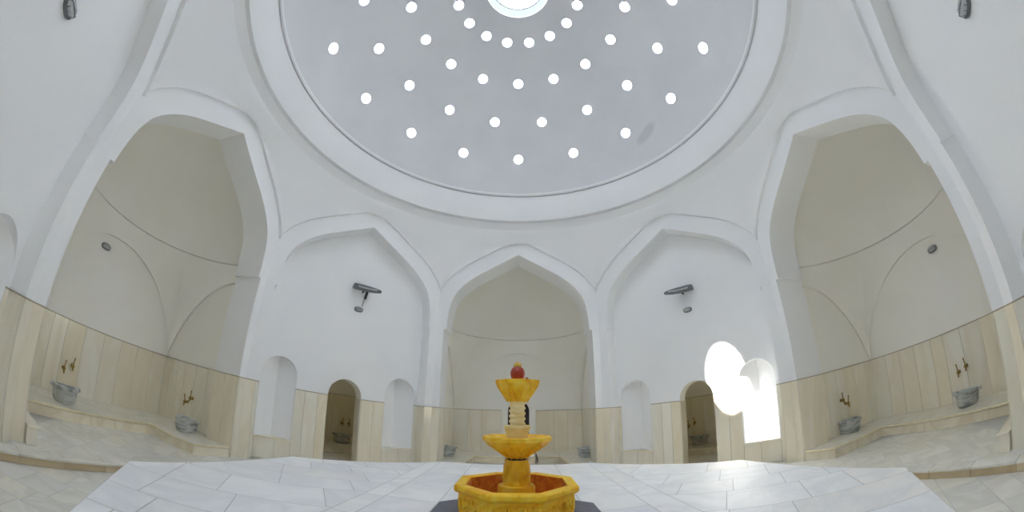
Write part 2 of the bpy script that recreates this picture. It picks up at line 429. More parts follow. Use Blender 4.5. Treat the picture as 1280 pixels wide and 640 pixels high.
# ------------------------------------------------------------------ vaulted bays
BW, BB = .405, .560           # half width and back of a bay
CE, CZ, CR = .150, .450, .402 # centre of the half dome: depth, height, radius
def zl_back(t): return .367 * max(0, 1 - (t / BW) ** 2) ** .6
def zl_side(e):
    s = (e - CE) / (BB - CE); return .372 * max(0, 1 - s * s) ** .8
def build_bay(side):
    fr = frame(side); mb = MB()
    zf = -.300; has_door = side == 'back'
    # walls
    if has_door: wall_face(mb, fr, BB, -BW, BW, zf, CZ, [(.008, .066, zf, -.002, .066)], 'cream')
    else: mb.face([fr(-BW, BB, zf), fr(BW, BB, zf), fr(BW, BB, CZ), fr(-BW, BB, CZ)], 'cream')
    for sg in (-1, 1):
        mb.face([fr(sg * BW, DEP_C, zf), fr(sg * BW, BB, zf), fr(sg * BW, BB, CZ), fr(sg * BW, DEP_C, CZ)], 'cream')
        mb.face([fr(sg * PH_C, DEP_C, zf), fr(sg * (BW + .02), DEP_C, zf), fr(sg * (BW + .02), DEP_C, ZS), fr(sg * PH_C, DEP_C, ZS)], 'cream')
        mb.face([fr(sg * PH_C, 0, ZF), fr(sg * PH_C, DEP_C, ZF), fr(sg * PH_C, DEP_C, ZS), fr(sg * PH_C, 0, ZS)], 'plaster')
        mb.face([fr(sg * PH_C, 0, ZF), fr(sg * A, 0, ZF), fr(sg * A, 0, ZS), fr(sg * PH_C, 0, ZS)], 'plaster')
    I, Eo, cut = arch_curves(side); fi = full(I)
    mb.grid([[fr(t, DEP_C, z) for t, z in fi], [fr(t * 1.22, DEP_C, ZS + (z - ZS) * 1.3) for t, z in fi]], 'cream')
    # pendentives between the wall arches and the ring of the half dome
    phc = math.atan2(BW, BB - CE)
    phs = sorted(set([-PI / 2 + PI * i / 72 for i in range(73)] + [phc, -phc]))
    bot = []; wallp = []
    for ph in phs:
        ct, st = math.cos(ph), math.sin(ph)
        rb = min((BB - CE) / ct if ct > 1e-6 else 9, BW / abs(st) if abs(st) > 1e-6 else 9)
        t, e = rb * st, CE + rb * ct
        z = zl_back(t) if e > BB - 1e-4 else zl_side(e)
        if abs(abs(ph) - phc) < 1e-6: z = 0
        wallp.append((t, e, z)); bot.append((ph, rb - .016, z))
    nrow = 9
    rows = []
    for k in range(nrow):
        u = k / (nrow - 1); row = []
        for ph, rb, z in bot:
            cr = rb - .10 * (rb - CR); cz = z + .55 * (CZ - z)
            r = (1 - u) ** 2 * rb + 2 * u * (1 - u) * cr + u * u * (CR - .006)
            zz = (1 - u) ** 2 * z + 2 * u * (1 - u) * cz + u * u * CZ
            row.append(fr(r * math.sin(ph), CE + r * math.cos(ph), zz))
        rows.append(row)
    mb.grid(rows, 'cream')
    mb.grid([[fr(t, e, z) for t, e, z in wallp], rows[0]], 'cream')
    # ring ledge and half dome
    P2 = [-PI / 2 - .03 + (PI + .06) * i / 64 for i in range(65)]
    gro = ((CR - .006, CZ), (CR + .016, CZ + .001), (CR + .016, CZ + .006), (CR + .002, CZ + .0075))
    mb.grid([[fr(r * math.sin(p), CE + r * math.cos(p), z) for p in P2] for r, z in gro], 'cream')
    dome = []
    for i in range(25):
        a = PI / 2 * i / 24
        r = (CR + .002) * math.cos(a); z = CZ + .0075 + .400 * math.sin(a)
        dome.append([fr(r * math.sin(p), CE + r * math.cos(p), z) for p in P2])
    mb.grid(dome, 'cream')
    o = mb.build('wall_' + side, smooth=35)
    struct(o, f'cream plaster vaulted bay with a half dome {WHERE[side]}', 'wall')
    wb = MB()
    if has_door:
        panels(wb, fr, -BW, -.098, BB, zf, 0, .10); panels(wb, fr, .114, BW, BB, zf, 0, .10)
    else: panels(wb, fr, -BW, BW, BB, zf, 0, .085)
    for sg in (-1, 1):
        panels(wb, fr, DEP_C, BB, sg * BW, zf, 0, .07, sign=-sg, axis='e')
        panels(wb, fr, 0, DEP_C, sg * PH_C, ZF, 0, .075, sign=-sg, axis='e')
        panels(wb, fr, sg * PH_C, sg * A, 0, ZF, 0, .08)
        panels(wb, fr, sg * PH_C, sg * (BW + .002), DEP_C, zf, 0, .08, sign=1, cap=False)
    o = wb.build('baseboard_' + side)
    struct(o, f'cream marble slab wainscot of the vaulted bay {WHERE[side]}', 'wainscot')
for s_ in CARD: build_bay(s_)

# added glowing sheet standing in for sunlight low in one niche
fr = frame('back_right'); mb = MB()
mb.box(fr, NC - NHW + .001, NC + NHW - .001, DEP_D + .006, DEP_D + .012, NZB + .002, -.018, 'niche_glow')
struct(mb.build('window_68'), 'added glowing white sheet standing in for sunlight in the lower part of the niche at the back right', 'window')

# doorway at the back of the bay behind the fountain
fr = frame('back'); mb = MB()
arc = half_round(.008, .066, -.3, -.002, rise=.066); out = [(.008 - .066, -.3)] + arc + [(.008 + .066, -.3)]
n = len(out)
def rect_of(i):
    t, z = out[i]
    if i == 0: return (-.098, -.3)
    if i == n - 1: return (.114, -.3)
    u = (i - 1) / (n - 3)
    if u < .25: return (-.098, -.002 + .11 * u / .25)
    if u > .75: return (.114, -.002 + .11 * (1 - u) / .25)
    return (-.098 + .212 * (u - .25) / .5, .108)
rc = [rect_of(i) for i in range(n)]
mb.grid([[fr(t, BB - .010, z) for t, z in out], [fr(t, BB - .010, z) for t, z in rc]], 'cream')
mb.grid([[fr(t, BB - .010, z) for t, z in rc], [fr(t, BB, z) for t, z in rc]], 'cream')
mb.grid([[fr(t, BB - .010, z) for t, z in out], [fr(t, BB + .04, z) for t, z in out]], 'cream')
struct(mb.build('trim_9', smooth=30), 'plain pale door surround in the middle of the bay behind the fountain', 'door surround')
mb = MB()
mb.grid([[fr(t, BB + .03, z) for t, z in out], [fr(t, BB + .03, -.3) for t, z in out]], 'wood')
for i in range(-2, 3):
    mb.box(fr, .008 + i * .025 - .0105, .008 + i * .025 + .0105, BB + .024, BB + .032, -.299, -.002 + math.sqrt(max(0, .066 ** 2 - (abs(i) * .025 + .0105) ** 2)), 'wood')
struct(mb.build('door_1'), 'dark arched plank door half hidden behind the fountain', 'door')

# ------------------------------------------------------------------ pendentives, ring and dome
RT, ZT = .945, .925
mb = MB()
order = ['back', 'back_right', 'right', 'front_right', 'front', 'front_left', 'left', 'back_left']
cols = []
for s_ in order:
    frs = frame(s_); I, Eo, cut = arch_curves(s_); fe = full(Eo)[cut:len(full(Eo)) - cut]
    h = SIDES[s_][2]; hh = h + LIP * math.tan(PI / 8)
    for j, (t, z) in enumerate(fe[:-1]):
        tt = t * hh / h if j == 0 else t
        cols.append(frs(tt, LIP, z))
cols.append(cols[0])
rows = []
for k in range(13):
    u = k / 12; row = []
    for x, y, z in cols:
        rb = math.hypot(x, y); c, s = x / rb, y / rb
        cr = rb - .22 * (rb - RT); cz = z + .55 * (ZT - z)
        r = (1 - u) ** 2 * rb + 2 * u * (1 - u) * cr + u * u * RT
        zz = (1 - u) ** 2 * z + 2 * u * (1 - u) * cz + u * u * ZT
        row.append((r * c, r * s, zz))
    if 0 < k < 12:          # round the corners of the octagon off as the zone rises to the circle
        az = [math.atan2(y, x) for x, y, z in row[:-1]]; rr = [math.hypot(x, y) for x, y, z in row[:-1]]
        sg = math.radians(4.5) * min(1, k / 3); sm = []
        for i, a in enumerate(az):
            sw = sr = 0
            for b, q in zip(az, rr):
                d = (a - b + PI) % (2 * PI) - PI
                if abs(d) < 3 * sg: g = math.exp(-.5 * (d / sg) ** 2); sw += g; sr += g * q
            sm.append(sr / sw)
        row = [(q * math.cos(a), q * math.sin(a), p[2]) for q, a, p in zip(sm, az, row[:-1])]; row.append(row[0])
    rows.append(row)
mb.grid(rows, 'plaster')
nc = len(rows[0]) - 1
for it in range(110):
    for k in range(1, 12):
        up, dn, me_ = rows[k + 1], rows[k - 1], rows[k]
        new = []
        for j in range(nc):
            a, b = me_[j - 1], me_[(j + 1) % nc]; c = me_[j]
            g = min(1, (k - .6) / 5)
            new.append(tuple((1 - .5 * g) * c[i] + g * (.22 * (a[i] + b[i]) + .03 * (up[j][i] + dn[j][i])) for i in range(3)))
        rows[k] = new + [new[0]]
mb.v = []; mb.f = []; mb.m = []; mb.grid(rows, 'plaster')
struct(mb.build('ceiling_pendentive', smooth=50, weld=True), 'white curved pendentive zone between the arches and the dome ring', 'ceiling')
mb = MB()
mb.lathe([(.965, .900), (.945, .925), (.938, .934), (.928, .944), (.919, .953), (.930, .955), (.930, .959), (.907, .961), (.904, .968), (.890, 1.02), (.879, 1.07), (.8735, 1.094), (.884, 1.096), (.884, 1.100), (.8635, 1.103), (.862, 1.110), (.90, 1.114)], 'plaster', 144)
struct(mb.build('trim_10', smooth=25), 'white double ring moulding around the foot of the dome', 'moulding')

DZ0, DR_, OC = .895, .889, 10.2
TH = .055
mb = MB()
angs = [77.0 - (77.0 - OC) * i / 46 for i in range(47)]
prof = [(DR_ * math.sin(math.radians(a)), DZ0 + DR_ * math.cos(math.radians(a))) for a in angs]
prof2 = [((DR_ + TH) * math.sin(math.radians(a)), DZ0 + (DR_ + TH) * math.cos(math.radians(a))) for a in reversed(angs)]
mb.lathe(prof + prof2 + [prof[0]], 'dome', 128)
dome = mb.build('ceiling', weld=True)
bm = bmesh.new(); bm.from_mesh(dome.data); bmesh.ops.recalc_face_normals(bm, faces=bm.faces); bm.to_mesh(dome.data); bm.free()
EYES = []
for ring, (pol, off) in enumerate(((19.8, .5), (34.7, 0), (49.4, .5), (62.9, 0))):
    for k in range(16): EYES.append((ring, k, math.radians(pol), math.radians(22.5 * (k + off))))
ER = .0262
def eye_dir(pol, az): return Vector((math.sin(pol) * math.sin(az), math.sin(pol) * math.cos(az), math.cos(pol)))
cm = bmesh.new()
for ring, k, pol, az in EYES:
    d = eye_dir(pol, az); c = Vector((0, 0, DZ0)) + d * (DR_ + TH / 2)
    mat = Matrix.Translation(W3(c)) @ d.to_track_quat('Z', 'Y').to_matrix().to_4x4()
    bmesh.ops.create_cone(cm, cap_ends=True, segments=24, radius1=ER * S, radius2=ER * S, depth=TH * S * 1.6, matrix=mat)
cme = bpy.data.meshes.new('cutter'); cm.to_mesh(cme); cm.free()
cut_o = bpy.data.objects.new('cutter', cme); COL.objects.link(cut_o)
bo = dome.modifiers.new('holes', 'BOOLEAN'); bo.object = cut_o; bo.operation = 'DIFFERENCE'; bo.solver = 'EXACT'
dg = bpy.context.evaluated_depsgraph_get()
nm = bpy.data.meshes.new_from_object(dome.evaluated_get(dg))
dome.modifiers.clear(); dome.data = nm
bpy.data.objects.remove(cut_o); bpy.data.meshes.remove(cme)
nm.polygons.foreach_set('use_smooth', [True] * len(nm.polygons)); nm.set_sharp_from_angle(angle=math.radians(30))
struct(dome, 'white plaster dome pierced by rings of small round skylights', 'ceiling')
RINGN = ('innermost', 'second', 'third', 'outermost')
ORD = ('first', 'second', 'third', 'fourth', 'fifth', 'sixth', 'seventh', 'eighth')
gm = MB()
prof = [(0, .010), (.012, .0085), (.020, .005), (ER * .985, -.002)]
gm.lathe(prof, 'eye', 24)
gme = None
for i, (ring, k, pol, az) in enumerate(EYES):
    d = eye_dir(pol, az); c = Vector((0, 0, DZ0)) + d * (DR_ + TH * .80)
    if gme is None:
        me = bpy.data.meshes.new('window'); me.from_pydata([(p[0] * S, p[1] * S, p[2] * S) for p in gm.v], [], gm.f); me.materials.append(M['eye'])
        me.polygons.foreach_set('use_smooth', [True] * len(me.polygons)); gme = me
    o = bpy.data.objects.new(f'window_{i + 1}', gme); COL.objects.link(o)
    o.matrix_world = Matrix.Translation(W3(c)) @ d.to_track_quat('Z', 'Y').to_matrix().to_4x4()
    a = math.degrees(az); a = a - 360 if a > 180 else a
    if ring in (1, 3): n_ = round(abs(a) / 22.5)
    else: n_ = round(abs(a) / 22.5 + .5)
    if ring in (1, 3) and n_ == 0: pos = 'straight above the back bay'
    elif n_ >= 8 and ring in (1, 3): pos = 'straight above the viewer'
    else: pos = f'{ORD[n_ - 1]} to the {"right" if a > 0 else "left"} from the back middle'
    tag(o, f'round glass skylight in the {RINGN[ring]} dome ring, {pos}', 'skylight', 'round skylights of the dome', 'structure')

# lantern over the eye of the dome
mb = MB()
ro = DR_ * math.sin(math.radians(OC)); zo = DZ0 + DR_ * math.cos(math.radians(OC))
LR = .130; SR = .084
mb.lathe([(ro, zo - .0005), (ro, zo + .012), (ro + .012, zo + .014), (ro + .03, zo + .085), (ro + .03, zo + .03)], 'plaster', 96)
struct(mb.build('trim_11', smooth=30), 'white rim around the opening in the crown of the dome', 'lantern')
mb = MB(); mb.lathe([(ro + .004, zo + .013), (ro - .002, zo + .045), (ro - .012, zo + .050), (LR + .003, zo + .051)], 'ring_glass', 96)
struct(mb.build('window_65', smooth=30), 'frosted outer glass ring at the crown of the dome', 'skylight')
mb = MB(); mb.lathe([(LR + .004, zo + .052), (LR, zo + .070), (SR + .002, zo + .078)], 'eye', 96)
struct(mb.build('window_66', smooth=30), 'frosted inner glass ring at the crown of the dome', 'skylight')
mb = MB(); mb.lathe([(LR + .004, zo + .050), (LR - .002, zo + .050), (LR - .002, zo + .054), (LR + .004, zo + .054)], 'grey_metal', 96)
struct(mb.build('trim_12', smooth=30), 'thin metal glazing ring between the two frosted rings of the crown', 'glazing bar')
mb = MB(); mb.lathe([(SR + .002, zo + .079), (SR * .6, zo + .082), (.0005, zo + .084)], 'glass', 64)
struct(mb.build('window_67', smooth=30), 'clear round glass in the very middle of the dome crown', 'skylight')
# unseen outer shell added to keep sun and sky out of mesh gaps
mb = MB()
ring_o = [(1.75 * math.cos(a), 1.75 * math.sin(a)) for a in [2 * PI * i / 96 for i in range(96)]]
ring_i = [((SR + .003) * math.cos(a), (ro + .029) * math.sin(a)) for a in [2 * PI * i / 96 for i in range(96)]]
zr = zo + .0845
mb.grid([[(x, y, zr) for x, y in ring_i], [(x, y, zr) for x, y in ring_o], [(x * 1.12, y * 1.12, ZF - .02) for x, y in ring_o]], 'plaster', True)
mb.face([(x * 1.12, y * 1.12, ZF - .02) for x, y in ring_o], 'plaster')
struct(mb.build('light_shell'), 'plain outer shell added around the bath hall to block stray sky light', 'light_shell')

# ------------------------------------------------------------------ floors laid with slabs
def clip(poly, a, b, c):       # keep a*x+b*y<=c
    out = []
    for i in range(len(poly)):
        p, q = poly[i], poly[(i + 1) % len(poly)]
        dp, dq = a * p[0] + b * p[1] - c, a * q[0] + b * q[1] - c
        if dp <= 0: out.append(p)
        if (dp < 0 < dq) or (dq < 0 < dp):
            u = dp / (dp - dq); out.append((p[0] + (q[0] - p[0]) * u, p[1] + (q[1] - p[1]) * u))
    return out
def clip_poly(poly, region):   # region convex, counter-clockwise
    for i in range(len(region)):
        (x0, y0), (x1, y1) = region[i], region[(i + 1) % len(region)]
        a, b = (y1 - y0), -(x1 - x0)
        poly = clip(poly, a, b, a * x0 + b * y0)
        if len(poly) < 3: return []
    return poly
def shrink(poly, g):
    n = len(poly); area = sum(poly[i][0] * poly[(i + 1) % n][1] - poly[(i + 1) % n][0] * poly[i][1] for i in range(n))
    if abs(area) < 2e-4: return []
    out = poly
    for i in range(n):
        (x0, y0), (x1, y1) = poly[i], poly[(i + 1) % n]
        L = math.hypot(x1 - x0, y1 - y0)
        if L < 1e-6: continue
        a, b = (y1 - y0) / L, -(x1 - x0) / L
        if area < 0: a, b = -a, -b
        out = clip(out, a, b, a * x0 + b * y0 - g)
        if len(out) < 3: return []
    return out
def lay(mb, region, ang, w, h, z, mat, rnd, gap=.0009, c0=(0, 0), jit=.25):
    ca, sa = math.cos(ang), math.sin(ang)
    R = 2.4; y = -R
    while y < R:
        hh = h * rnd.uniform(.8, 1.2); x = -R - rnd.uniform(0, w)
        while x < R:
            ww = w * rnd.uniform(1 - jit * 1.6, 1 + jit * 1.8)
            p = [(x, y), (x + ww, y), (x + ww, y + hh), (x, y + hh)]
            p = [(c0[0] + ca * u - sa * v, c0[1] + sa * u + ca * v) for u, v in p]
            q = clip_poly(p, region)
            if q:
                q = shrink(q, gap)
                if q: mb.face([(u, v, z) for u, v in q], mat)
            x += ww
        y += hh
def ccw(p):
    n = len(p); a = sum(p[i][0] * p[(i + 1) % n][1] - p[(i + 1) % n][0] * p[i][1] for i in range(n))
    return p if a > 0 else p[::-1]
ST = .92                        # step up to the bays
rnd = random.Random(3)
k = DD / Q
reg = ccw([(ST, k - ST + .06), (k - ST + .06, ST), (-(k - ST + .06), ST), (-ST, k - ST + .06), (-ST, -(k - ST + .06)), (-(k - ST + .06), -ST), (k - ST + .06, -ST), (ST, -(k - ST + .06))])
mb = MB()
mb.face([(x * 1.08, y * 1.08, ZF - .001) for x, y in reg], 'joint')
lay(mb, reg, math.radians(38), .105, .075, ZF, 'floor', rnd)
struct(mb.build('floor'), 'pale marble paving of the hall around the heated platform', 'floor')
for s_ in CARD:
    fr = frame(s_); mb = MB(); zf = -.300
    x0 = ST - 1
    hw0 = k - ST + .03
    P = [(-hw0, x0), (hw0, x0), (A + .03, .02), (BW, .10), (BW, BB), (-BW, BB), (-BW, .10), (-A - .03, .02)]
    reg = ccw([fr(t, e, 0)[:2] for t, e in P])
    mb.face([(x, y, zf - .001) for x, y in reg], 'joint')
    edge = ccw([fr(t, e, 0)[:2] for t, e in ((-hw0, x0), (hw0, x0), (hw0 - .03, x0 + .045), (-hw0 + .03, x0 + .045))])
    inner = ccw([fr(t, e, 0)[:2] for t, e in ((-hw0 + .03, x0 + .045), (hw0 - .03, x0 + .045), (A + .03, .02), (BW, .10), (BW, BB), (-BW, BB), (-BW, .10), (-A - .03, .02))])
    ang0 = math.atan2(fr(1, 0, 0)[1] - fr(0, 0, 0)[1], fr(1, 0, 0)[0] - fr(0, 0, 0)[0])
    lay(mb, inner, ang0 + math.radians(40), .12, .085, zf, 'floor', rnd)
    # edge stones and the riser
    n = 9
    for i in range(n):
        a, b = -hw0 + 2 * hw0 * i / n, -hw0 + 2 * hw0 * (i + 1) / n
        q = shrink(ccw([fr(t, e, 0)[:2] for t, e in ((a, x0 - .004), (b, x0 - .004), (b, x0 + .0445), (a, x0 + .0445))]), .0006)
        mb.prism(q, zf - .0045, zf + .0003, 'floor')
        q = shrink(ccw([fr(t, e, 0)[:2] for t, e in ((a, x0), (b, x0), (b, x0 + .03), (a, x0 + .03))]), .0004)
        mb.prism(q, ZF, zf - .0045, 'step', top=False)
    struct(mb.build('floor_' + s_), f'raised marble paving one step up in the bay {WHERE[s_]}', 'floor')

# ------------------------------------------------------------------ benches in the bays
ZB = -.262
def bench(side, spans, label):
    fr = frame(side); root = empty('marble_bench', fr(0, .40, -.3), label, 'bench', 'low marble benches of the bays')
    tp = MB(); rs = MB()
    for poly, open_edges in spans:
        w = ccw([fr(t, e, 0)[:2] for t, e in poly])
        tp.prism(w, ZB - .007, ZB, 'edge', bottom=True, topmat='seat')
        c = (sum(x for x, y in w) / len(w), sum(y for x, y in w) / len(w))
        rs.prism(w, -.3, ZB - .008, 'nosing', top=False)
        for (t0, e0), (t1, e1) in ():
            L = math.hypot(t1 - t0, e1 - e0); n = max(1, round(L / .13))
            # inset the riser slightly under the seat
            dx, dy = (t1 - t0) / L, (e1 - e0) / L; nx, ny = -dy * .004, dx * .004
            for i in range(n):
                a, b = i / n + .003, (i + 1) / n - .003
                pa = (t0 + (t1 - t0) * a + nx, e0 + (e1 - e0) * a + ny); pb = (t0 + (t1 - t0) * b + nx, e0 + (e1 - e0) * b + ny)
                pc = (pb[0] + nx * 3, pb[1] + ny * 3); pd = (pa[0] + nx * 3, pa[1] + ny * 3)
                rs.prism(ccw([fr(t, e, 0)[:2] for t, e in (pa, pb, pc, pd)]), -.3, ZB - .008, 'nosing', top=False)
    tp.build('seat', root, bevel=.006); rs.build('riser', root)
BF = .310
B0 = BW - PROUD - .001; BK = BB - PROUD - .001
def u_bench(far, BF, ci, ei, ee):   # far = sign of t at the far side wall; seat along the back and along that wall
    f = far
    back = [(-f * B0, BF), (f * ci, BF), (f * ci, BK), (-f * B0, BK)]
    sidep = [(f * ci, BF), (f * ei, ee), (f * .366, .006), (f * .366, .150), (f * B0, .150), (f * B0, BK), (f * ci, BK)]
    e1 = e2 = []
    if f < 0:
        e1 = [(b, a) for a, b in e1]; e2 = [(b, a) for a, b in e2]
    p1 = [(f * ci, BF), (f * ei, ee), (f * .366, .006), (f * .366, BF)]; p3 = [(f * ci, BF), (f * B0, BF), (f * B0, BK), (f * ci, BK)]; p2 = [(f * .366, .150), (f * B0, .150), (f * B0, BF), (f * .366, BF)]
    return [(back, e1), (p1, e2), (p2, e2), (p3, e2)]
bench('left', u_bench(1, .295, .200, .215, .035), 'low cream marble bench along the walls of the left bay')
bench('right', u_bench(-1, .345, .245, .262, .055), 'low cream marble bench along the walls of the right bay')
def side_block(f, inner):
    q = [(f * inner, BF), (f * B0, BF), (f * B0, BK), (f * inner, BK)]
    s = [(f * .250, .055), (f * .366, .006), (f * .366, .150), (f * B0, .150), (f * B0, BF), (f * .235, BF)]
    e = [((f * inner, BK), (f * inner, BF)), ((f * inner, BF), (f * .235, BF))] if f > 0 else [((f * .235, BF), (f * inner, BF)), ((f * inner, BF), (f * inner, BK))]
    e2 = [((f * .235, BF), (f * .250, .055)), ((f * .250, .055), (f * .366, .006))]
    if f < 0: e2 = [(b, a) for a, b in e2]
    else: e = [((f * inner, BK), (f * inner, BF)), ((f * inner, BF), (f * .235, BF))]
    s1 = [(f * .235, BF), (f * .250, .055), (f * .366, .006), (f * .366, BF)]; s2 = [(f * .366, .150), (f * B0, .150), (f * B0, BF), (f * .366, BF)]
    return [(q, e), (s1, e2), (s2, e2)]
bench('back', side_block(-1, -.10), 'low cream marble bench left of the dark door in the back bay')
bench('back', side_block(1, .116), 'low cream marble bench right of the dark door in the back bay')
for s_ in ('back_left', 'back_right'):
    fr = frame(s_)
    bench(s_, [([(-.357, .40), (.357, .40), (.357, ROOM_B - .004), (-.357, ROOM_B - .004)], [((-.357, .40), (.357, .40))])],
          f'cream marble bench in the small room through the doorway {WHERE[s_]}')
# plinth blocks at the near piers
for s_, f in (('left', -1), ('right', 1)):
    fr = frame(s_); mb = MB()
    root = empty('plinth_block', fr(f * .36, .03, -.3), f'small marble block at the foot of the near {s_} pier', 'block', None)
    mb.box(fr, f * .338, f * .366, -.012, .13, -.3, -.262, 'wainscot'); mb.build('body', root, bevel=.006)
    mb = MB(); mb.box(fr, f * .333, f * .366, -.016, .134, -.262, -.256, 'wainscot'); mb.build('ledge', root, bevel=.006)

# ------------------------------------------------------------------ the heated platform
PD, PZ = .637, -.2005
def ngon(r, n=8, z=None, off=PI / 8):   # r = distance of the flat sides
    R = r / math.cos(PI / n); return [(R * math.cos(off + 2 * PI * i / n), R * math.sin(off + 2 * PI * i / n)) for i in range(n)]
root = empty('heated_platform', (0, 0, ZF), 'large eight-sided white marble platform in the middle of the hall', 'platform')
mb = MB()
oc8 = ngon(PD)
mb.prism([(x * .994, y * .994) for x, y in oc8], PZ - .012, PZ - .0012, 'joint')
rnd = random.Random(11)
XS = .31
mid = clip_poly(ccw([(-XS, -1), (XS, -1), (XS, 1), (-XS, 1)]), oc8)
lf = clip_poly(ccw([(-1, -1), (-XS, -1), (-XS, 1), (-1, 1)]), oc8); rt = clip_poly(ccw([(XS, -1), (1, -1), (1, 1), (XS, 1)]), oc8)
tiles = MB()
lay(tiles, mid, PI / 2, .17, .105, PZ, 'slab', rnd, .0007, (0, .02))
lay(tiles, lf, math.radians(33), .15, .11, PZ, 'slab', rnd, .0007, (-.5, -.18))
lay(tiles, rt, math.radians(-33), .15, .11, PZ, 'slab', rnd, .0007, (.52, -.18))
for i, f in enumerate(tiles.f): mb.face([tiles.v[j] for j in f], 'slab')
mb.build('top', root)
mb = MB()
for i in range(8):
    (x0, y0), (x1, y1) = oc8[i], oc8[(i + 1) % 8]
    for j in range(4):
        a, b = j / 4 + .003, (j + 1) / 4 - .003
        p = (x0 + (x1 - x0) * a, y0 + (y1 - y0) * a); q = (x0 + (x1 - x0) * b, y0 + (y1 - y0) * b)
        mb.face([(p[0], p[1], PZ - .0002), (q[0], q[1], PZ - .0002), (q[0], q[1], PZ - .012), (p[0], p[1], PZ - .012)], 'slab')
        p2 = (p[0] * .985, p[1] * .985); q2 = (q[0] * .985, q[1] * .985)
        mb.face([(p[0], p[1], PZ - .012), (q[0], q[1], PZ - .012), (q2[0], q2[1], PZ - .012), (p2[0], p2[1], PZ - .012)], 'slab')
        mb.face([(p2[0], p2[1], PZ - .012), (q2[0], q2[1], PZ - .012), (q2[0], q2[1], ZF), (p2[0], p2[1], ZF)], 'wainscot')
mb.build('side', root)

# ------------------------------------------------------------------ the fountain
root = empty('fountain', (0, 0, PZ), 'tall yellow onyx fountain of three tiers on a slate base', 'fountain')
mb = MB(); mb.prism(ngon(.150), PZ, PZ + .007, 'slate'); mb.build('slate_base', root, bevel=.008)
# basin shell
mb = MB()
prof = [(.0955, PZ + .007), (.0955, -.147), (.1005, -.1445), (.1035, -.141), (.1035, -.1345), (.1015, -.1315), (.0855, -.1315), (.0845, -.1335)]
rows = [[(x, y, z) for x, y in ngon(r)] for r, z in prof]
for a, b in zip(rows[:-1], rows[1:]):
    for i in range(8): mb.face([a[i], a[(i + 1) % 8], b[(i + 1) % 8], b[i]], 'onyx')
basin = mb.build('basin', root, weld=True, bevel=.006)
mb = MB()
prof = [(.0845, -.1335), (.083, -.176), (.001, -.178)]
rows = [[(x, y, z) for x, y in ngon(r)] for r, z in prof]
for a, b in zip(rows[:-1], rows[1:]):
    for i in range(8): mb.face([a[i], a[(i + 1) % 8], b[(i + 1) % 8], b[i]], 'onyx_red')
mb.build('lining', basin)
def tube(mb, pts, r, mat, n=6):
    rows = []
    for i, p in enumerate(pts):
        a = Vector(pts[max(i - 1, 0)]); b = Vector(pts[min(i + 1, len(pts) - 1)]); d = (b - a).normalized()
        u = d.orthogonal().normalized() if abs(d.z) > .9 else d.cross(Vector((0, 0, 1))).normalized(); v = d.cross(u)
        rows.append([tuple(Vector(p) + (u * math.cos(2 * PI * j / n) + v * math.sin(2 * PI * j / n)) * r) for j in range(n)])
    mb.grid(rows, mat, True)
mb = MB()
for i in range(8):
    a = PI / 4 * i; nx, ny = math.cos(a), math.sin(a); tx, ty = -ny, nx
    def P(t, z, d=.0958): return (nx * d + tx * t, ny * d + ty * t, z)
    for c in (-.0245, 0, .0245):
        pts = []
        for j in range(13):
            g = PI * j / 12
            pts.append(P(c - .0098 * math.cos(g), -.168 - .012 * math.sin(g)))
        pts = [P(c - .0098, -.156)] + pts + [P(c + .0098, -.156)]
        tube(mb, pts, .0019, 'onyx')
        pts = [P(c - .0055 * math.cos(PI * j / 10), -.165 - .007 * math.sin(PI * j / 10)) for j in range(11)]
        tube(mb, pts, .0017, 'onyx')
        tube(mb, [P(c, -.152), P(c, -.158)], .0020, 'onyx')
    tube(mb, [P(-.038, -.1905), P(.038, -.1905)], .0018, 'onyx'); tube(mb, [P(-.038, -.151), P(.038, -.151)], .0012, 'onyx')
mb.build('carved_frieze', basin, smooth=60)
mb = MB()
mb.lathe([(.033, -.179), (.033, -.142), (.0315, -.137), (.0285, -.1355), (.001, -.1355)], 'onyx', 48)
mb.build('foot', root, smooth=40)
mb = MB()
def oct_r(r, z, a):       # rounded eight-sided section
    k = ((a + PI / 8) % (PI / 4)) - PI / 8
    return r * (.6 + .4 * math.cos(PI / 8) / math.cos(k) / math.cos(PI / 8))
mb.lathe([(.0245, -.1355), (.0242, -.130), (.0222, -.100), (.0212, -.093), (.0212, -.0895), (.001, -.0895)], 'onyx', 64, rfun=oct_r)
for i in range(8):           # carved triangles
    a = PI / 4 * i
    def P(g, z):
        r = .0245 + (z + .1355) / .046 * -.0033 + .0002; return (r * math.cos(a + g), r * math.sin(a + g), z)
    tube(mb, [P(-.34, -.128), P(0, -.100), P(.34, -.128)], .0011, 'onyx')
    tube(mb, [P(-.18, -.128), P(0, -.113), P(.18, -.128)], .0009, 'onyx')
mb.build('lower_pedestal', root, smooth=40)
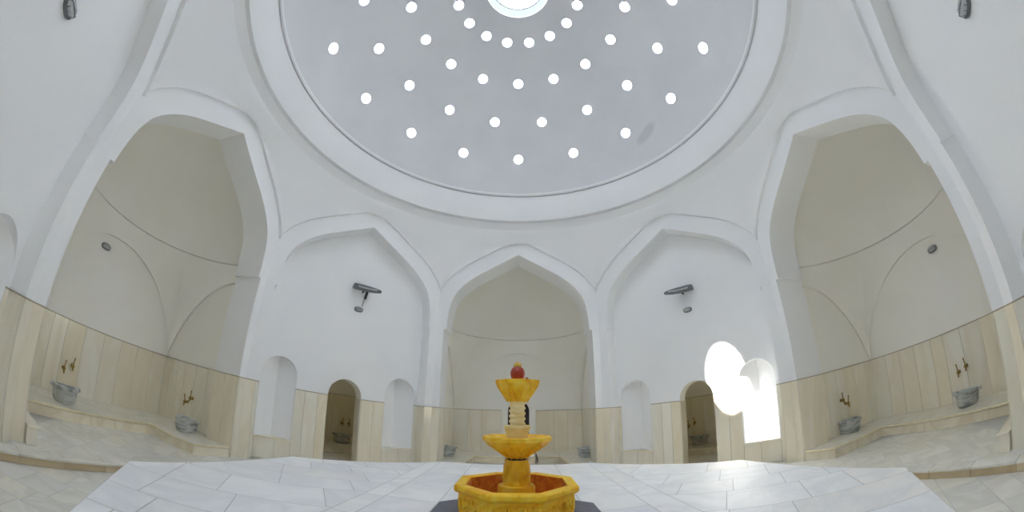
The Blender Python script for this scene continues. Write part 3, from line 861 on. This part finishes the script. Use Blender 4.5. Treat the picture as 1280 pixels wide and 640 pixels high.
def bowl(name, prof, n, inner, par, mat='onyx'):
    """many-sided bowl; foot ring turned half a side so the flanks fall into triangles"""
    mb = MB()
    rows = []
    for i, (r, z) in enumerate(prof):
        off = PI / n if i else 0
        rows.append([(r * math.cos(off + 2 * PI * k / n), r * math.sin(off + 2 * PI * k / n), z) for k in range(n)])
    lo, hi = rows[0], rows[1]
    for k in range(n):
        mb.face([lo[k], hi[k], hi[k - 1]], mat)
        mb.face([lo[k], lo[(k + 1) % n], hi[k]], mat)
    for a, b in zip(rows[1:-1], rows[2:]):
        for k in range(n): mb.face([a[k], a[(k + 1) % n], b[(k + 1) % n], b[k]], mat)
    mb.face(rows[0][::-1], mat)
    # raised ribs framing a petal on each flank
    for k in range(n):
        m0 = Vector(lo[k]); a, b = Vector(hi[k - 1]), Vector(hi[k]); mid = (a + b) / 2
        for q in (a, b):
            tube(mb, [tuple(m0), tuple(m0 + (q - m0) * .97)], .0019 * (prof[1][0] / .05) ** .5, mat, 5)
        tube(mb, [tuple(m0 + (a - m0) * .45), tuple(m0 + (mid - m0) * .85), tuple(m0 + (b - m0) * .45)], .0015 * (prof[1][0] / .05) ** .5, mat, 5)
    o = mb.build(name, par, weld=True, bevel=.003)
    ib = MB(); rr = [[(r * math.cos(PI / n + 2 * PI * k / n), r * math.sin(PI / n + 2 * PI * k / n), z) for k in range(n)] for r, z in inner]
    for a, b in zip(rr[:-1], rr[1:]):
        for k in range(n): ib.face([a[k], a[(k + 1) % n], b[(k + 1) % n], b[k]], mat)
    ib.build('bowl_lining', o, smooth=30)
    return o
mb = MB(); mb.lathe([(.0175, -.0895), (.0175, -.0862)], 'dark', 32); mb.build('joint_ring', root, smooth=30)
bowl('middle_bowl', [(.0165, -.0860), (.0560, -.0575), (.0610, -.0545), (.0625, -.0480), (.0605, -.0465), (.055, -.0465)], 12, [(.055, -.0465), (.050, -.050), (.001, -.052)], root)
mb = MB()
def sq(r, a=0): return [(r * sx, r * sy) for sx, sy in ((-1, -1), (1, -1), (1, 1), (-1, 1))]
mb.prism(sq(.0175), -.0515, -.0400, 'onyx_pale', scale_top=sq(.0195), bottom=True)
mb.prism(sq(.0195), -.0400, -.0310, 'onyx_pale', scale_top=sq(.0228)); mb.prism(sq(.0232), -.0310, -.0268, 'onyx_pale')
mb.build('block', root, weld=True, bevel=.006)
mb = MB()
prof = []
for i in range(57):
    u = i / 56; z = -.0268 + .0433 * u
    prof.append((.0138, z))
mb.lathe(prof, 'onyx_pale', 48, rfun=lambda r, z, a: r + .0011 * math.sin((z + .0268) / .0433 * 2 * PI * 4.5 + a) + (.0012 if z > .012 else 0))
mb.build('twisted_column', root, smooth=50)
bowl('upper_bowl', [(.0175, .0165), (.0395, .0455), (.0420, .0475), (.0425, .0545), (.0415, .0555), (.037, .0555)], 8, [(.037, .0555), (.034, .051), (.001, .049)], root)
mb = MB()
mb.lathe([(.001, .0555), (.007, .056), (.0112, .060), (.0130, .0665), (.0125, .073), (.0098, .0785), (.006, .081), (.001, .0815)], 'red', 40, rfun=lambda r, z, a: r * (1 + .035 * math.cos(a * 10)))
fin = mb.build('finial_ball', root, smooth=60); fin['label'] = 'ribbed dark red finial ball'
mb = MB()
mb.lathe([(.001, .0795), (.0060, .0800), (.0074, .0830), (.0062, .0865), (.0030, .0895), (.001, .0910)], 'yellow', 32, rfun=lambda r, z, a: r * (1 + .10 * math.cos(a * 7)))
o = mb.build('finial_tip', fin, smooth=60); o['label'] = 'small yellow tuft on the red ball'
mb = MB(); mb.lathe([(.001, .0555), (.003, .056), (.0035, .058), (.002, .0605), (.001, .061)], 'red', 16, c=(.0165, -.006)); mb.build('bead', root, smooth=60)

# ------------------------------------------------------------------ wash basins (kurna) and taps
def basin_meshes():
    """half-round stone basin, flat at the back; local metres, front towards -y"""
    b = MB(); rim = MB()
    def outline(w, d, n=8):     # from back left round the front to back right
        return [(-w, 0)] + [(-w * math.cos(PI * i / n), -.04 - d * math.sin(PI * i / n)) for i in range(n + 1)] + [(w, 0)]
    o0, o1, o2 = outline(.185, .27), outline(.235, .335), outline(.255, .36)
    H = .27
    k = [(o0, 0), (outline(.21, .30), .05), (o1, H - .05)]
    for (a, za), (c, zc) in zip(k[:-1], k[1:]):
        n = len(a)
        for i in range(n): b.face([(*a[i], za), (*a[(i + 1) % n], za), (*c[(i + 1) % n], zc), (*c[i], zc)], 'basin')
    b.face([(x, y, 0) for x, y in o0][::-1], 'basin')
    inn, inb = outline(.195, .285), outline(.13, .19)
    inn = [(x, y - .03) if i not in (0, len(inn) - 1) else (x, -.04) for i, (x, y) in enumerate(inn)]
    inb = [(x, y - .05) if i not in (0, len(inb) - 1) else (x, -.08) for i, (x, y) in enumerate(inb)]
    n = len(o2)
    for a, za, c, zc in ((o1, H - .05, o2, H - .045), (o2, H - .045, o2, H), (o2, H, inn, H), (inn, H, inb, H - .17)):
        for i in range(n): rim.face([(*a[i], za), (*a[(i + 1) % n], za), (*c[(i + 1) % n], zc), (*c[i], zc)], 'basin')
    rim.face([(x, y, H - .17) for x, y in inb], 'basin')
    for sx in (-1, 1):         # lugs at the two ends of the rim
        q = [(sx * .24, -.02), (sx * .30, -.02), (sx * .30, -.10), (sx * .24, -.10)]
        if sx > 0: q = q[::-1]
        rim.prism(q, H - .06, H, 'basin', bottom=True)
    return b, rim
_b, _r = basin_meshes()
basin_src = None
def put(obj, par, loc=None):
    c = obj.copy(); COL.objects.link(c); c.parent = par; c.matrix_parent_inverse = Matrix.Identity(4)
    return c
def wash_basin(side, t, e, rot, label):
    """rot: direction of the flat back, as an angle added to the wall's outward direction"""
    global basin_src
    fr = frame(side); (nx, ny), _, _ = SIDES[side]
    root = bpy.data.objects.new('wash_basin', None); COL.objects.link(root)
    root.location = W3(fr(t, e, ZB)); root.rotation_euler = (0, 0, math.atan2(ny, nx) - PI / 2 + rot); root.empty_display_size = .1
    tag(root, label, 'basin', 'carved marble wash basins')
    if basin_src is None:
        b = _b.build('bowl', root, raw=True, weld=True, bevel=.012); r = _r.build('rim', root, raw=True, weld=True, bevel=.010)
        r['label'] = 'thick grey marble rim'; basin_src = (b, r)
    else:
        for s in basin_src: put(s, root)
    return root

def tap_meshes():
    body = MB(); lev = MB(); sp = MB()
    def ring(mb, pts, mat='brass', n=12):
        rows = []
        for i, (p, r) in enumerate(pts):
            a = Vector(pts[max(i - 1, 0)][0]); c = Vector(pts[min(i + 1, len(pts) - 1)][0]); d = (c - a).normalized()
            u = d.orthogonal().normalized(); v = d.cross(u)
            rows.append([tuple(Vector(p) + (u * math.cos(2 * PI * j / n) + v * math.sin(2 * PI * j / n)) * r) for j in range(n)])
        mb.grid(rows, mat, True)
        mb.face(rows[0][::-1], mat); mb.face(rows[-1], mat)
    ring(body, [((0, 0, 0), .036), ((0, -.006, 0), .036), ((0, -.010, 0), .022), ((0, -.04, 0), .020), ((0, -.052, 0), .030), ((0, -.075, 0), .036), ((0, -.098, 0), .030), ((0, -.106, 0), .016)])
    ring(sp, [((0, -.075, -.02), .020), ((0, -.09, -.045), .018), ((0, -.10, -.06), .016), ((0, -.103, -.085), .018)])
    ring(lev, [((0, -.075, .025), .014), ((0, -.075, .06), .011), ((0, -.078, .11), .011), ((0, -.082, .15), .015), ((0, -.083, .16), .010)])
    return body, lev, sp
_t = tap_meshes(); tap_src = None
def tap(side, t, e, z, rot, lean, label):
    global tap_src
    fr = frame(side); (nx, ny), _, _ = SIDES[side]
    root = bpy.data.objects.new('wall_mounted_tap', None); COL.objects.link(root)
    root.location = W3(fr(t, e, z)); root.rotation_euler = (0, 0, math.atan2(ny, nx) - PI / 2 + rot); root.empty_display_size = .1
    tag(root, label, 'tap', 'brass wall taps')
    if tap_src is None:
        tap_src = [m.build(nme, root, raw=True, smooth=40) for m, nme in zip(_t, ('body', 'lever', 'spout'))]
        obs = tap_src
    else: obs = [put(s, root) for s in tap_src]
    obs[1].rotation_euler = (0, lean, 0)
    return root
BKW = BB - PROUD - .0005
wash_basin('left', -.128, .415, 0, 'grey marble wash basin at the back wall of the left bay')
wash_basin('left', .350, .225, -PI / 2, 'grey marble wash basin on the side bench of the left bay')
wash_basin('right', .086, .480, 0, 'grey marble wash basin at the back wall of the right bay')
wash_basin('right', -.400, .300, PI / 2, 'grey marble wash basin on the side bench of the right bay')
wash_basin('back', -.395, .235, PI / 2, 'wash basin beside the left pier of the back bay')
wash_basin('back', .395, .235, -PI / 2, 'wash basin beside the right pier of the back bay')
wash_basin('back_left', .165, .565, 0, 'wash basin seen through the doorway at the back left')
wash_basin('back_right', -.125, .565, 0, 'wash basin seen through the doorway at the back right')
SW_ = BW - PROUD - .0005
for (side, t, e, z, rot, lean, lab) in (
    ('left', -.096, BKW, -.172, 0, .15, 'lower brass tap above the back basin of the left bay'),
    ('left', -.060, BKW, -.155, 0, .15, 'upper brass tap above the back basin of the left bay'),
    ('left', SW_, .335, -.160, -PI / 2, -.2, 'lower brass tap above the side basin of the left bay'),
    ('left', SW_, .300, -.138, -PI / 2, .15, 'upper brass tap above the side basin of the left bay'),
    ('right', .034, BKW, -.152, 0, -.15, 'lower brass tap above the back basin of the right bay'),
    ('right', .070, BKW, -.138, 0, -.15, 'upper brass tap above the back basin of the right bay'),
    ('right', -SW_, .318, -.145, PI / 2, .15, 'lower brass tap above the side basin of the right bay'),
    ('right', -SW_, .286, -.126, PI / 2, -.15, 'upper brass tap above the side basin of the right bay'),
    ('back_left', .165, ROOM_B - .003, -.150, 0, .1, 'left brass tap seen through the doorway at the back left'),
    ('back_left', .205, ROOM_B - .003, -.150, 0, .1, 'right brass tap seen through the doorway at the back left'),
    ('back_right', -.185, ROOM_B - .003, -.150, 0, -.1, 'left brass tap seen through the doorway at the back right'),
    ('back_right', -.150, ROOM_B - .003, -.135, 0, -.1, 'right brass tap seen through the doorway at the back right')):
    tap(side, t, e, z, rot, lean, lab)

# ------------------------------------------------------------------ lamps on the walls
def wall_root(name, side, t, e, z, label, cat, group):
    fr = frame(side); (nx, ny), _, _ = SIDES[side]
    root = bpy.data.objects.new(name, None); COL.objects.link(root); root.empty_display_size = .1
    root.location = W3(fr(t, e, z)); root.rotation_euler = (0, 0, math.atan2(ny, nx) - PI / 2)
    return tag(root, label, cat, group)
ID = lambda a, b, c: (a, b, c)
def bulkhead(side, t, e, z, label, k=1.0):
    root = wall_root('bulkhead_lamp', side, t, e, z, label, 'lamp', 'oval bulkhead lamps')
    def oval(w, h, n=24, p=2.6): return [(w * math.copysign(abs(math.cos(a)) ** (2 / p), math.cos(a)), h * math.copysign(abs(math.sin(a)) ** (2 / p), math.sin(a))) for a in [2 * PI * i / n for i in range(n)]]
    def shell(mb, prof, mat):
        rows = [[(x, y, zz) for x, zz in oval(w * k, h * k)] for w, h, y in prof]
        mb.grid(rows, mat, True); mb.face(rows[-1], mat)
    mb = MB(); shell(mb, [(.125, .070, 0), (.125, .070, -.03), (.115, .060, -.045)], 'grey_metal'); mb.build('base', root, raw=True, smooth=40)
    mb = MB(); shell(mb, [(.105, .052, -.044), (.100, .048, -.07), (.07, .032, -.092)], 'lens'); mb.build('glass_cover', root, raw=True, smooth=50)
    mb = MB()
    for x in (-.06, 0, .06):
        tube(mb, [(x * k, -.035, -.055 * k), (x * k, -.072, -.044 * k), (x * k, -.096, 0), (x * k, -.072, .044 * k), (x * k, -.035, .055 * k)], .005 * k, 'grey_metal')
    tube(mb, [(-.118 * k, -.04, 0), (-.09 * k, -.09, 0), (0, -.102, 0), (.09 * k, -.09, 0), (.118 * k, -.04, 0)], .006 * k, 'grey_metal')
    mb.build('guard', root, raw=True, smooth=60)
bulkhead('left', -.062, BB, .313, 'small dark oval lamp on the back wall of the left bay', .9)
bulkhead('right', .064, BB, .312, 'small dark oval lamp on the back wall of the right bay', .9)
bulkhead('back_left', .024, DEP_D, .407, 'grey oval lamp under the floodlight on the back left wall', .85)
bulkhead('back_right', .024, DEP_D, .400, 'grey oval lamp under the floodlight on the back right wall', .85)
bulkhead('front_left', .036, DEP_F, .432, 'grey oval lamp at the top left corner of the picture', 1.0)
bulkhead('front_right', -.044, DEP_F, .440, 'grey oval lamp at the top right corner of the picture', 1.0)
def flood(side, t, z, f, label, cable):
    root = wall_root('floodlight', side, t, DEP_D, z, label, 'lamp', None)
    # housing: long body, blunt at one end and pointed at the other
    mb = MB(); rows = []
    for x, h, d, y in ((-.34, .035, .07, -.12), (-.33, .055, .09, -.12), (-.20, .060, .105, -.14), (0, .055, .11, -.16), (.18, .042, .095, -.19), (.30, .022, .055, -.215), (.345, .006, .015, -.225)):
        rows.append([(f * x, y + d * math.cos(a), h * math.sin(a) - .02 * math.cos(a)) for a in [2 * PI * i / 16 for i in range(16)]])
    mb.grid(rows, 'grey_metal', True); mb.face(rows[0], 'grey_metal'); mb.face(rows[-1], 'grey_metal')
    hs = mb.build('housing', root, raw=True, smooth=50)
    mb = MB(); rows = []
    for x, h, d, y in ((-.24, .03, .06, -.185), (-.1, .035, .07, -.20), (.08, .030, .065, -.222), (.22, .016, .04, -.25)):
        rows.append([(f * x, y - .028 + .3 * d * math.cos(a), h * math.sin(a)) for a in [2 * PI * i / 14 for i in range(14)]])
    mb.grid(rows, 'lens', True); mb.face(rows[0], 'lens'); mb.face(rows[-1], 'lens'); mb.build('lens', root, raw=True, smooth=50)
    mb = MB(); tube(mb, [(-f * .05, 0, -.06), (-f * .05, -.06, -.055), (-f * .05, -.13, -.03)], .022, 'dark', 10)
    mb.build('bracket', root, raw=True, smooth=50)
    if cable:
        mb = MB(); tube(mb, [(f * .03, -.10, -.05), (f * .03, -.08, -.10), (f * .025, -.06, -.17), (f * .02, -.05, -.22)], .032, 'dark', 10); mb.build('knuckle', root, raw=True, smooth=50)
        mb = MB(); tube(mb, [(f * .02, -.05, -.21), (f * .0, -.02, -.30), (-f * .01, -.02, -.40)], .008, 'dark', 8); mb.build('cable', root, raw=True, smooth=50)
flood('back_left', .040, .506, 1, 'long grey floodlight on the back left wall with a hanging cable', True)
flood('back_right', .006, .492, -1, 'long grey floodlight on the back right wall above the oval lamp', False)

# ------------------------------------------------------------------ light
w = bpy.data.worlds.new('sky'); sc.world = w; w.use_nodes = True
bg = w.node_tree.nodes['Background']; bg.inputs[0].default_value = (*SKY, 1); bg.inputs[1].default_value = LSKY
def light(name, kind, loc, energy, color=(1, 1, 1), **kw):
    l = bpy.data.lights.new(name, kind); l.energy = energy; l.color = color
    for a, b in kw.items(): setattr(l, a, b)
    o = bpy.data.objects.new(name, l); COL.objects.link(o); o.location = loc; return o
TGT = Vector(frame('back_right')(.157, DEP_D, .070)); SRC = Vector((0, 0, zo + .080))
sd = (TGT - SRC).normalized()
sun = light('sun', 'SUN', (0, 0, 20), 38.0, (1.0, .96, .90), angle=math.radians(.53))
sun.rotation_euler = sd.to_track_quat('-Z', 'Y').to_euler()
por = light('sky_portal', 'AREA', W3((0, 0, zo + .0850)), 1.0, shape='DISK', size=2 * SR * S)
por.data.cycles.is_portal = True
for s_ in ('back_left', 'back_right'):
    fr = frame(s_)
    o = light('room_fill', 'AREA', W3(fr(0, .36, .35)), .62, (1.0, .90, .55), shape='DISK', size=.5)  # unseen fill light added to brighten each washing room

# ------------------------------------------------------------------ camera: wide lens bent like the photograph's
cam = bpy.data.cameras.new('camera'); co = bpy.data.objects.new('camera', cam); COL.objects.link(co); sc.camera = co
cam.type = 'PANO'; cam.sensor_width = 36; cam.sensor_fit = 'HORIZONTAL'
cy = cam.cycles if hasattr(cam, "cycles") and hasattr(cam.cycles, "panorama_type") else cam
cy.panorama_type = 'FISHEYE_LENS_POLYNOMIAL'; cy.fisheye_fov = math.radians(200)
cy.fisheye_polynomial_k0 = 0; cy.fisheye_polynomial_k1 = -8.41345603e-02; cy.fisheye_polynomial_k2 = -1.68144819e-05
cy.fisheye_polynomial_k3 = 1.86412730e-05; cy.fisheye_polynomial_k4 = -1.92737797e-07
r_ = Vector((0.99982321, 0.01514892, 0.01113815)); u_ = Vector((-0.00334547, -0.43959071, 0.89819197)); f_ = Vector((-0.01850287, 0.89807044, 0.43946231))
m3 = Matrix((r_, u_, -f_)).transposed()
co.matrix_world = Matrix.Translation(W3((0, -.631, 0))) @ m3.to_4x4()
cam.clip_start = .01; cam.clip_end = 200

sc.view_settings.view_transform = 'Standard'; sc.view_settings.look = 'None'; sc.view_settings.gamma = 1
sc.view_settings.use_curve_mapping = False
sc.view_settings.exposure = 1.63
sc.cycles.max_bounces = 18; sc.cycles.diffuse_bounces = 12; sc.cycles.glossy_bounces = 4; sc.cycles.transparent_max_bounces = 8
sc.cycles.use_denoising = True; sc.cycles.use_adaptive_sampling = True; sc.cycles.adaptive_threshold = .02
